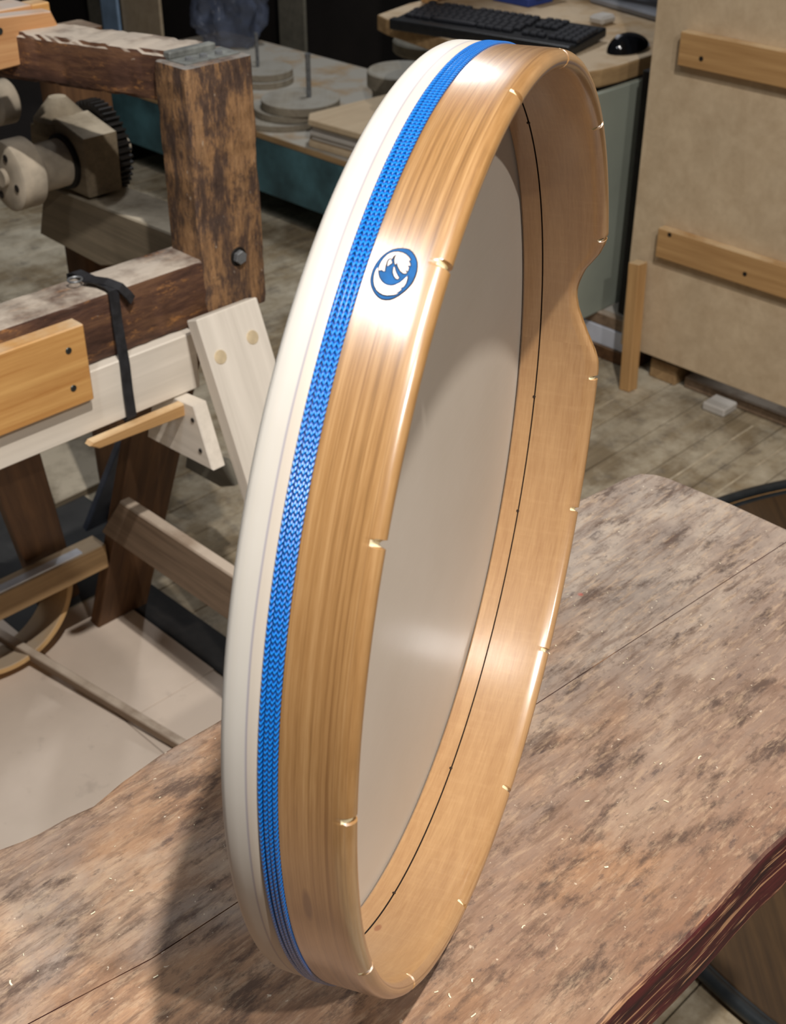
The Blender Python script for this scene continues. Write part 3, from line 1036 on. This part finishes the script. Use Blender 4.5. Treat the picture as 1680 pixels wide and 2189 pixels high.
# boards at the far left end of the top rail
ob = slab('end_board', [(0.60, 0.950), (0.832, 0.9375), (0.853, 0.8875), (0.60, 0.877)][::-1], 0, 0.022, M['orange_pine'], t, m=plane_y(1.422))
disc('screw', (0.7615, 1.3995, 0.9265), 0.004, 0.001, M['screw'], ob, 14, 0.0003, axis=(0, -1, 0))
box('end_block', 0.822, 0.846, 1.424, 1.450, 0.923, 0.9425, M['pine'], t)
box('end_ledge', 0.60, 0.822, 1.424, 1.470, 0.922, 0.943, M['orange_pine'], t)
bar('cap_rail', (0.62, 1.48, 0.965), (0.85, 1.54, 0.955), 0.035, 0.022, M['pine'], t)

# strap buckled round the lower rail
t = thing('strap', 'narrow black leather strap buckled round the dark lower rail', 'strap', (0.71, 1.15, 0.70))
ribbon('band', [(0.706, 1.225, 0.640), (0.706, 1.223, 0.700), (0.707, 1.214, 0.7035), (0.708, 1.185, 0.7035), (0.710, 1.155, 0.7035), (0.7105, 1.1475, 0.701), (0.710, 1.1465, 0.66), (0.708, 1.1405, 0.628), (0.707, 1.1375, 0.612), (0.706, 1.1365, 0.58), (0.7055, 1.1345, 0.5485)],
       (1, 0, 0), 0.0125, 0.0022, M['strap'], t)
ribbon('tail', [(0.700, 1.186, 0.7058), (0.711, 1.160, 0.7066), (0.720, 1.147, 0.7015), (0.726, 1.1430, 0.692), (0.7305, 1.1425, 0.684)], (1, 0.4, 0.3), 0.0115, 0.002, M['strap'], t)
ribbon('underside_band', [(0.7055, 1.1345, 0.5485), (0.7055, 1.139, 0.5435), (0.7055, 1.20, 0.5435)], (1, 0, 0), 0.0125, 0.0022, M['strap'], t)
bk = [Vector((0.690, 1.190, 0.7065)) + Vector((0.008 * math.cos(a), 0.0075 * math.sin(a), 0)) for a in [2 * math.pi * i / 20 for i in range(20)]]
tube('buckle', bk, 0.0013, M['steel'], t, 6, closed=True)

o = slab('batten', [(0.640, 0.5395), (0.652, 0.5315), (0.775, 0.5265), (0.775, 0.5435), (0.644, 0.5435)], 0, 0.012, M['maple'], m=plane_y(1.136))
tag(o, 'small pale batten tucked under the sawhorse beam, held by the black strap', 'batten')

# ================================================================== SPINDLE WITH PULLEY AND GEAR
t = thing('spindle', 'dust-covered spindle with pulley, bearing block and toothed gear, inside the timber frame', 'spindle', (0.92, 1.52, 0.67))
slab('bearing_block', [(1.575, 0.6725), (1.617, 0.720), (1.612, 0.747), (1.545, 0.768), (1.481, 0.753), (1.484, 0.6725)][::-1], 0, 0.055, M['dusty'], t, bevel=0.002, m=plane_x(0.90))
lathe('bearing_cap', [(0, 0), (0, 0.036), (0.018, 0.036), (0.045, 0.012), (0.045, 0)], (0.925, 1.572, 0.742), (0, 0, 1), M['dusty'], t, 24)
SPX = (1.531, 0.713)
lathe('pulley', [(0, 0), (0, 0.016), (0, 0.042), (0.003, 0.046), (0.036, 0.046), (0.042, 0.040), (0.046, 0.032), (0.088, 0.032), (0.092, 0.028), (0.092, 0)], (0.806, *SPX), (1, 0, 0), M['metal_dusty'], t, 48)
for a in (0.4, 2.0, 3.4, 5.2):
    disc('bolt_hole', (0.8053, SPX[0] + 0.031 * math.cos(a), SPX[1] + 0.031 * math.sin(a)), 0.005, 0.0012, M['hole'], t, 12, 0.0002, axis=(-1, 0, 0))
hoop('collar', (0.893, *SPX), (1, 0, 0), 0.037, 0.006, 0.008, M['black_iron'], t, 40)
# gear
gp = []
NT = 44
for i in range(NT):
    a = 2 * math.pi * i / NT
    q = 2 * math.pi / NT
    for f, r in ((-0.30, 0.060), (-0.14, 0.066), (0.14, 0.066), (0.30, 0.060)):
        gp.append((r * math.cos(a + f * q), r * math.sin(a + f * q)))
slab('gear', gp, 0, 0.022, M['black_iron'], t, bevel=0.0005, m=plane_x(0.958) @ Matrix.Translation((1.552, 0.712, 0)))
lathe('shaft', [(0, 0), (0, 0.012), (0.20, 0.012), (0.20, 0)], (0.80, *SPX), (1, 0, 0), M['metal_dusty'], t, 24)
disc('second_pulley', (0.862, 1.640, 0.775), 0.030, 0.03, M['metal_dusty'], t, 36, 0.003, axis=(1, 0, 0))

# ================================================================== THINGS ON THE FLOOR, LEFT
o = box('floor_sheet', 0.7005, 0.862, 1.2465, 1.528, 0.0, 0.004, M['sheet'], bevel=0.0008)
tag(o, 'dusty hardboard sheet on the floor under the sawhorse foot', 'board')
o = box('floor_sheet', 0.7005, 0.860, 0.62, 1.2455, 0.0, 0.004, M['sheet'], bevel=0.0008)
tag(o, 'dusty hardboard piece on the floor under the near end of the sawhorse stretcher', 'board')
o = box('floor_sheet', -0.3, 0.6995, 0.62, 1.60, 0.0, 0.004, M['sheet'], bevel=0.0008)
tag(o, 'large dusty hardboard sheet on the floor in front of the long gray lath', 'board')
o = bar('lath', (0.735, 1.045, 0.013), (0.628, 1.70, 0.043), 0.014, 0.014, M['plank_gray'])
tag(o, 'long thin gray lath lying across the hardboard and over the wooden hoop', 'lath')
o = box('shade_strip', 0.8635, 0.925, 0.98, 1.50, 0.0, 0.0025, M['black_iron'], bevel=0.0005)  # added dark strip in place of the stretcher's shadow band and floor gap
tag(o, 'dark strip standing in for shade along the far edge of the hardboard pieces', 'strip')
# leaning bent-wood hoop
d = Vector((H * 0.72, H * 0.72, -0.36)).normalized()
hc = Vector((0.6382, 1.4682, 0.1512))
ax = (Vector((0.78 * H, 0.78 * H, -0.60)) * 0.84 + Vector((-H, H, 0)) * 0.56 + Vector((0, 0, 0.30))).normalized()
o = hoop('wooden_hoop', hc, ax, 0.131, 0.0085, 0.075, M['bentwood'], None, 96)
tag(o, 'bent plywood hoop leaning under the sawhorse rail at the left edge', 'hoop')
o = box('plastic_sheet', 0.70, 1.00, 1.535, 1.95, 0.0, 0.003, M['dark_sheet'])
tag(o, 'dark gray sheet lying flat on the floor behind the wooden hoop', 'sheet')
o = bar('flat_bar', (0.9300, 1.5000, 0.2870), (0.9300, 1.6530, 0.0440), 0.012, 0.048, M['blue_steel'], up=(1, 0, 0))
tag(o, 'dark blue flat bar leaning behind the brown sawhorse leg', 'bar')
o = slab('flat_board', [(1.0200, 2.0130), (1.1130, 1.9580), (1.1130, 1.8700), (1.0360, 1.8050), (0.9380, 1.8020)], 0.0005, 0.014, M['dusty'])
tag(o, 'offcut of pale gray plywood lying on the floor behind the sawhorse legs', 'board')
o = slab('offcut', [(1.4600, 0.2410), (1.3760, 0.2550), (1.3450, 0.2270), (1.3810, 0.2090), (1.4710, 0.2060)], 0, 0.02, M['ply_gray'], m=plane_x(1.0))
tag(o, 'dark gray board offcut standing behind the pale sawhorse leg', 'board')

# ================================================================== DOOR-LIKE PANEL, RIGHT
t = thing('plywood_screen', 'big plywood panel with two wooden battens, standing at the right', 'panel', (2.11, 0.8, 0.07))
box('sheet', 2.10, 2.118, 0.25, 1.412, 0.066, 1.9, M['ply'], t, bevel=0.001)
UPR = (1, 0, 0)
for y0, y1, z0, z1, nl in ((0.3, 1.338, 0.292, 0.352, ((1.31, 0.345), (1.135, 0.315))), (0.3, 1.340, 0.664, 0.724, ((1.29, 0.684),))):
    bt = bar('batten', (2.089, y0, (z0 + z1) / 2), (2.089, y1, (z0 + z1) / 2), 0.022, z1 - z0, M['maple'], t)
    for y, z in nl:
        disc('nail', (2.0778, y, z), 0.0045, 0.0008, M['hole'], bt, 12, 0.0002, axis=(-1, 0, 0))
box('slot_plate', 2.0965, 2.10, 0.60, 1.062, 0.357, 0.610, M['blue_steel'], t, bevel=0.0005, label='blue-gray plate set on the panel above its lower batten')
o = bar('upright_stick', (2.0500, 1.3470, 0.0000), (2.072, 1.372, 0.272), 0.030, 0.026, M['maple'], up=(0, 1, 0))
tag(o, 'short upright wooden stick leaning on the lower left of the plywood panel', 'stick')
o = box('dark_post', 2.15, 2.20, 1.428, 1.462, 0.1065, 0.62, M['black_iron'])
tag(o, 'black upright post between the desk side and the plywood panel', 'post')

# boards stacked on the floor under the desk
LB = ['brown board lying on the floor, lowest of the stack under the desk', 'white board in the middle of the stack under the desk', 'brown board on top of the white board under the desk']
z = 0.0
for i, (hh, mt, y0) in enumerate(((0.030, 'brown', 1.39), (0.042, 'white_board', 1.395), (0.028, 'plank_gray', 1.40))):
    o = box('stacked_board', 2.125 + 0.004 * i, 2.50, y0, 1.95, z, z + hh, M[mt])
    tag(o, LB[i], 'board', 'boards stacked under the desk')
    z += hh + 0.0005
o = box('paper_sheet', 2.15, 2.24, 1.405, 1.498, z + 0.0003, z + 0.0015, M['paper'], bevel=0)
tag(o, 'dusty white sheet lying on the board stack under the desk', 'paper')
o = box('green_board', 1.99, 2.225, 1.500, 1.514, z, 0.583, M['green_gray'])
tag(o, 'smooth green-gray side board under the desk', 'panel')
# clutter under the panel
for nm, b, mt, lb, ct in (('wood_block', (2.13, 2.19, 1.285, 1.352, 0, 0.045), 'tan', 'small tan wood block on the floor behind the upright stick', 'block'),
                          ('low_board', (2.14, 2.18, 1.0, 1.27, 0, 0.026), 'plank_gray', 'gray-brown board lying on the floor under the plywood panel', 'board'),
                          ('dark_box', (2.20, 2.32, 1.02, 1.22, 0, 0.055), 'black_iron', 'black box in the dark under the plywood panel', 'box'),
                          ('small_tray', (2.085, 2.135, 1.135, 1.188, 0, 0.018), 'paper', 'small white block on the floor before the gray-brown board', 'block')):
    o = box(nm, *b, M[mt], bevel=0.003)
    tag(o, lb, ct)

# ================================================================== COMPUTER DESK
DZ = 0.62
t = thing('desk', 'small wooden computer desk with a curved front edge, behind the drum', 'desk', (2.4, 1.9, 0))
front = [(2.103, 2.125), (2.060, 1.90), (2.027, 1.709), (2.012, 1.640), (2.012, 1.590), (2.028, 1.556), (2.058, 1.535), (2.10, 1.522), (2.15, 1.517), (2.254, 1.519)]
slab('desktop', front + [(2.90, 1.519), (2.90, 2.20), (2.25, 2.20), (2.12, 2.17)], DZ - 0.036, DZ, M['tan'], t, bevel=0.004, seg=2)
box('side_panel', 2.30, 2.85, 2.16, 2.182, DZ, 1.25, M['brown'], t)
box('side_edge', 2.278, 2.30, 2.152, 2.186, DZ, 1.25, M['maple'], t)
box('pedestal', 2.30, 2.85, 2.10, 2.16, 0.0, DZ - 0.036, M['dark_wall'], t)
box('leg', 2.72, 2.78, 1.56, 1.60, 0.0, DZ - 0.036, M['dark_wall'], t)
disc('tray', (2.40, 2.26, 0.475), 0.10, 0.03, M['ply_gray'], t, 40, 0.004)
box('tray_arm', 2.36, 2.44, 2.10, 2.24, 0.500, DZ - 0.034, M['ply_gray'], t)
disc('knot', (2.0165, 1.575, DZ - 0.016), 0.006, 0.001, M['hole'], t, 10, 0.0002, axis=(-1, -0.6, 0))

# keyboard
ka = math.radians(-79.5)
kc = Vector((2.163, 1.853, DZ))
KM = Matrix.Translation(kc) @ Matrix.Rotation(ka, 4, 'Z') @ Matrix.Rotation(math.radians(4), 4, 'X')
t = bpy.data.objects.new('keyboard', None)
COL.objects.link(t)
setw(t, Matrix.Translation(kc))
tag(t, 'black computer keyboard on the desk', 'keyboard')
mesh_obj('case', bm_box(0.44, 0.165, 0.020, 0.004, 2), M['black_plastic'], t, KM @ Matrix.Translation((0, 0, 0.013)))
mesh_obj('palm_edge', bm_box(0.44, 0.020, 0.006, 0.0025, 2), M['black_plastic'], t, KM @ Matrix.Translation((0, -0.072, 0.0235)))
kb = bm_box(0.0162, 0.0155, 0.008, 0.002)
kme = bpy.data.meshes.new('key')
kb.to_mesh(kme)
kb.free()
kme.materials.append(M['key'])


def key(x, y, sx=1.0, sy=1.0):
    o = bpy.data.objects.new('key', kme)
    COL.objects.link(o)
    setw(o, KM @ Matrix.Translation((x, y, 0.0265)) @ Matrix.Diagonal((sx, sy, 1, 1)), t)


for r in range(6):
    y = 0.062 - r * 0.0190 - (0.004 if r else 0)
    if r == 5:
        x = -0.205
        for wdt in (1.3, 1.1, 1.2, 6.2, 1.2, 1.1, 1.1, 1.3):
            key(x + 0.00925 * wdt, y, wdt * 1.07)
            x += 0.0185 * wdt
    else:
        for i in range(15):
            if r == 0 and i in (1, 6):
                continue
            key(-0.2 + i * 0.0187 + (r % 3) * 0.003, y)
    for i in range(3):
        if r in (0, 1, 2, 5) or (r == 4 and i == 1):
            key(0.095 + i * 0.0185, y)
    if r:
        for i in range(4):
            key(0.157 + i * 0.0178, y)

# mouse
mc = Vector((2.2540, 1.5720, 0.6200))
t = thing('mouse', 'glossy black computer mouse on the curved corner of the desk', 'mouse', mc)
bm = bmesh.new()
bmesh.ops.create_uvsphere(bm, u_segments=28, v_segments=16, radius=1.0)
for v in bm.verts:
    x, y, z = v.co
    z = max(z, 0.0)
    wd = 0.029 * (1 - 0.10 * x)
    v.co = Vector((x * 0.055, y * wd, z * (0.036 - 0.006 * x)))
MM = Matrix.Translation(mc) @ Matrix.Rotation(math.radians(-10), 4, 'Z')
body = mesh_obj('body', bm, M['gloss_black'], t, MM, smooth=True)
lathe('wheel', [(-0.004, 0), (-0.004, 0.009), (0.004, 0.009), (0.004, 0)], MM @ Vector((-0.03, 0, 0.026)), MM.to_3x3() @ Vector((0, 1, 0)), M['gray_plastic'], t, 16)

# monitor foot, monitor, paper, clutter on the desk
t = thing('monitor', 'flat monitor on a gray foot at the back of the desk', 'monitor', (2.62, 1.78, DZ))
slab('foot', [(2.49, 1.64), (2.62, 1.62), (2.70, 1.78), (2.66, 1.92), (2.55, 1.90)], DZ + 0.0005, DZ + 0.016, M['gray_plastic'], t, bevel=0.004)
bar('stem', (2.62, 1.77, DZ + 0.014), (2.62, 1.77, DZ + 0.20), 0.06, 0.035, M['gray_plastic'], t, up=(1, 0, 0))
bar('screen', (2.575, 1.50, DZ + 0.245), (2.585, 2.03, DZ + 0.245), 0.045, 0.30, M['gray_plastic'], t, bevel=0.006)
o = slab('paper_sheet', [(2.33, 1.56), (2.40, 1.60), (2.49, 1.60), (2.44, 1.53)], DZ + 0.0005, DZ + 0.0015, M['white_board'], bevel=0)
tag(o, 'loose sheet of paper on the desk behind the mouse', 'paper')
o = box('notebook', 2.41, 2.50, 1.97, 2.08, DZ + 0.0005, DZ + 0.018, M['blue_card'])
tag(o, 'blue notebook on the desk behind the keyboard', 'book')
o = box('paper_pad', 2.43, 2.53, 1.96, 2.06, DZ + 0.0185, DZ + 0.05, M['paper'])
tag(o, 'white paper pad lying on the blue notebook', 'paper')
o = box('cable_box', 2.38, 2.43, 1.735, 1.775, DZ + 0.0005, DZ + 0.02, M['paper'], bevel=0.006)
tag(o, 'small white block on the desk between keyboard and monitor foot', 'block')

# ================================================================== LOW TEAL CABINET WITH STACKS OF DISCS
CX = 2.10
t = thing('low_cabinet', 'low teal cabinet with a wooden top edge, behind the timber post', 'cabinet', (2.4, 2.8, 0))
box('body', CX + 0.012, 2.75, 2.225, 3.55, 0.100, 0.245, M['teal'], t)
bar('top', (2.43, 2.225, 0.2535), (2.43, 3.55, 0.2535), 0.64, 0.017, M['tan_dusty'], t)
for x in (2.30, 2.65):
    for y in (2.30, 2.95, 3.45):
        box('foot', x - 0.03, x + 0.03, y - 0.03, y + 0.03, 0, 0.10, M['black_iron'], t)
CT = 0.2622
B = ['tan round disc', 'gray round disc']


def stack(cx, cy, items, group, lbl):
    z = CT
    for i, (r, h, dx, dy) in enumerate(items):
        o = disc('wooden_disc', (cx + dx, cy + dy, z), r, h, M['disc_wood'], None, 48)
        tag(o, lbl[i], 'disc', group)
        z += h + 0.0006
    return z


c1 = (2.2330, 2.6510, 0.2700)
zt = stack(c1[0], c1[1], [(0.125, 0.016, 0, 0), (0.105, 0.018, 0.02, -0.02), (0.105, 0.022, 0.03, -0.04)], 'discs stacked on the low cabinet',
           ['dusty wooden disc, lowest and widest of the stack on the teal cabinet', 'dusty wooden disc in the middle of the stack on the teal cabinet', 'dusty wooden disc topping the nearer stack, a rod standing on it'])
o = lathe('threaded_rod', [(0, 0), (0, 0.0065), (0.098, 0.0065), (0.102, 0.0075), (0.112, 0.0075), (0.112, 0)], (c1[0] + 0.050, c1[1] - 0.052, zt), (0, 0, 1), M['steel'], None, 14)
tag(o, 'upright steel rod on the nearer disc stack', 'rod')
c2 = (2.3620, 2.8900, 0.2700)
zt = stack(c2[0] + 0.07, c2[1] + 0.08, [(0.09, 0.018, 0, 0), (0.085, 0.02, 0.005, 0.0)], 'discs stacked on the low cabinet',
           ['dusty wooden disc, lower of the pair beside the timber post', 'dusty wooden disc, upper of the pair beside the timber post, a thin rod on it'])
o = lathe('threaded_rod', [(0, 0), (0, 0.005), (0.095, 0.005), (0.095, 0)], (c2[0] + 0.07, c2[1] + 0.10, zt), (0, 0, 1), M['steel'], None, 12)
tag(o, 'thin upright rod on the farther disc pair beside the timber post', 'rod')
# square boards right of the discs
z = CT
bl = ['lowest', 'second from the bottom', 'third from the bottom', 'fourth from the bottom', 'uppermost']
for i, (h, mt, dx) in enumerate(((0.014, 'ply', 0), (0.010, 'paper', .01), (0.010, 'paper', .004), (0.012, 'paper', .012), (0.016, 'ply', .0))):
    o = slab('square_board', [(CX + 0.03 + dx, 2.235), (CX + 0.33, 2.235), (CX + 0.33, 2.44), (CX + 0.055 + dx, 2.455 + .004 * (i % 2)), (CX + 0.02 + dx, 2.42)], z, z + h, M[mt], None, bevel=0.002)
    tag(o, 'flat board, %s of the five stacked right of the discs' % bl[i], 'board', 'flat boards beside the disc stack')
    z += h + 0.002
# farther pile: round pieces and a plywood block
z = CT
for i, (r, h) in enumerate(((0.10, 0.035), (0.095, 0.012), (0.10, 0.045))):
    o = disc('wooden_disc', (2.56, 2.50 + 0.01 * i, z), r, h, M['disc_wood'], None, 40, 0.004)
    tag(o, ['thick dusty disc at the bottom of the farther pile near the desk', 'thin dark disc in the middle of the farther pile near the desk', 'thick gray disc topping the farther pile near the desk'][i], 'disc', 'discs in the farther pile')
    z += h + 0.0006
o = box('plywood_block', 2.44, 2.52, 2.28, 2.40, z - 0.02, z + 0.055, M['ply'], rz=0.2)
tag(o, 'plywood box block beside the farther pile, below the desk edge', 'block')
o.location.z = CT + 0.038
W[o] = o.matrix_basis.copy()
# panels standing behind the cabinet
for nm, a, zz, dep, mt, lb, ct in (('plywood_sheet', (2.92, 3.335, 3.465), (0.0, 1.0), 0.012, 'ply_gray', 'dim gray plywood sheet standing behind the rods', 'panel'),
                                   ('plywood_sheet', (2.90, 4.49, 4.60), (0.0, 1.1), 0.012, 'ply_gray', 'gray plywood strip standing left of the pale blue board', 'panel'),
                                   ('plywood_sheet', (2.90, 4.12, 4.37), (0.0, 1.1), 0.012, 'ply', 'tan-gray plywood sheet standing right of the pale blue board', 'panel'),
                                   ('blue_board', (2.885, 4.375, 4.485), (0.0, 1.1), 0.012, 'pale_blue', 'narrow pale blue board standing behind the top rail', 'board')):
    o = box(nm, a[0], a[0] + dep, a[1], a[2], zz[0], zz[1], M[mt])
    tag(o, lb, ct)
# bag of milky film lying on the far end of the cabinet
bm = bmesh.new()
bmesh.ops.create_icosphere(bm, subdivisions=5, radius=1.0)
from mathutils import noise as mnoise
for v in bm.verts:
    p = v.co.copy()
    k = 1 + 0.28 * mnoise.noise(p * 2.2) + 0.12 * mnoise.noise(p * 6)
    v.co = Vector((p.x * 0.10 * k, p.y * 0.13 * k, (p.z * 0.16 * k) if p.z > -0.7 else -0.112))
o = mesh_obj('plastic_bag', bm, M['bag'], None, Matrix.Translation((2.66, 3.40, CT + 0.116)), smooth=True)
tag(o, 'crumpled milky plastic bag on the low cabinet behind the post', 'bag')
o = slab('rag', [(2.3760, 3.7070), (2.3570, 3.5220), (2.2830, 3.4440), (2.2590, 3.5510)], 0.0005, 0.02, M['lilac'], bevel=0.006)
tag(o, 'pale lilac rag on the floor behind the gear', 'rag')
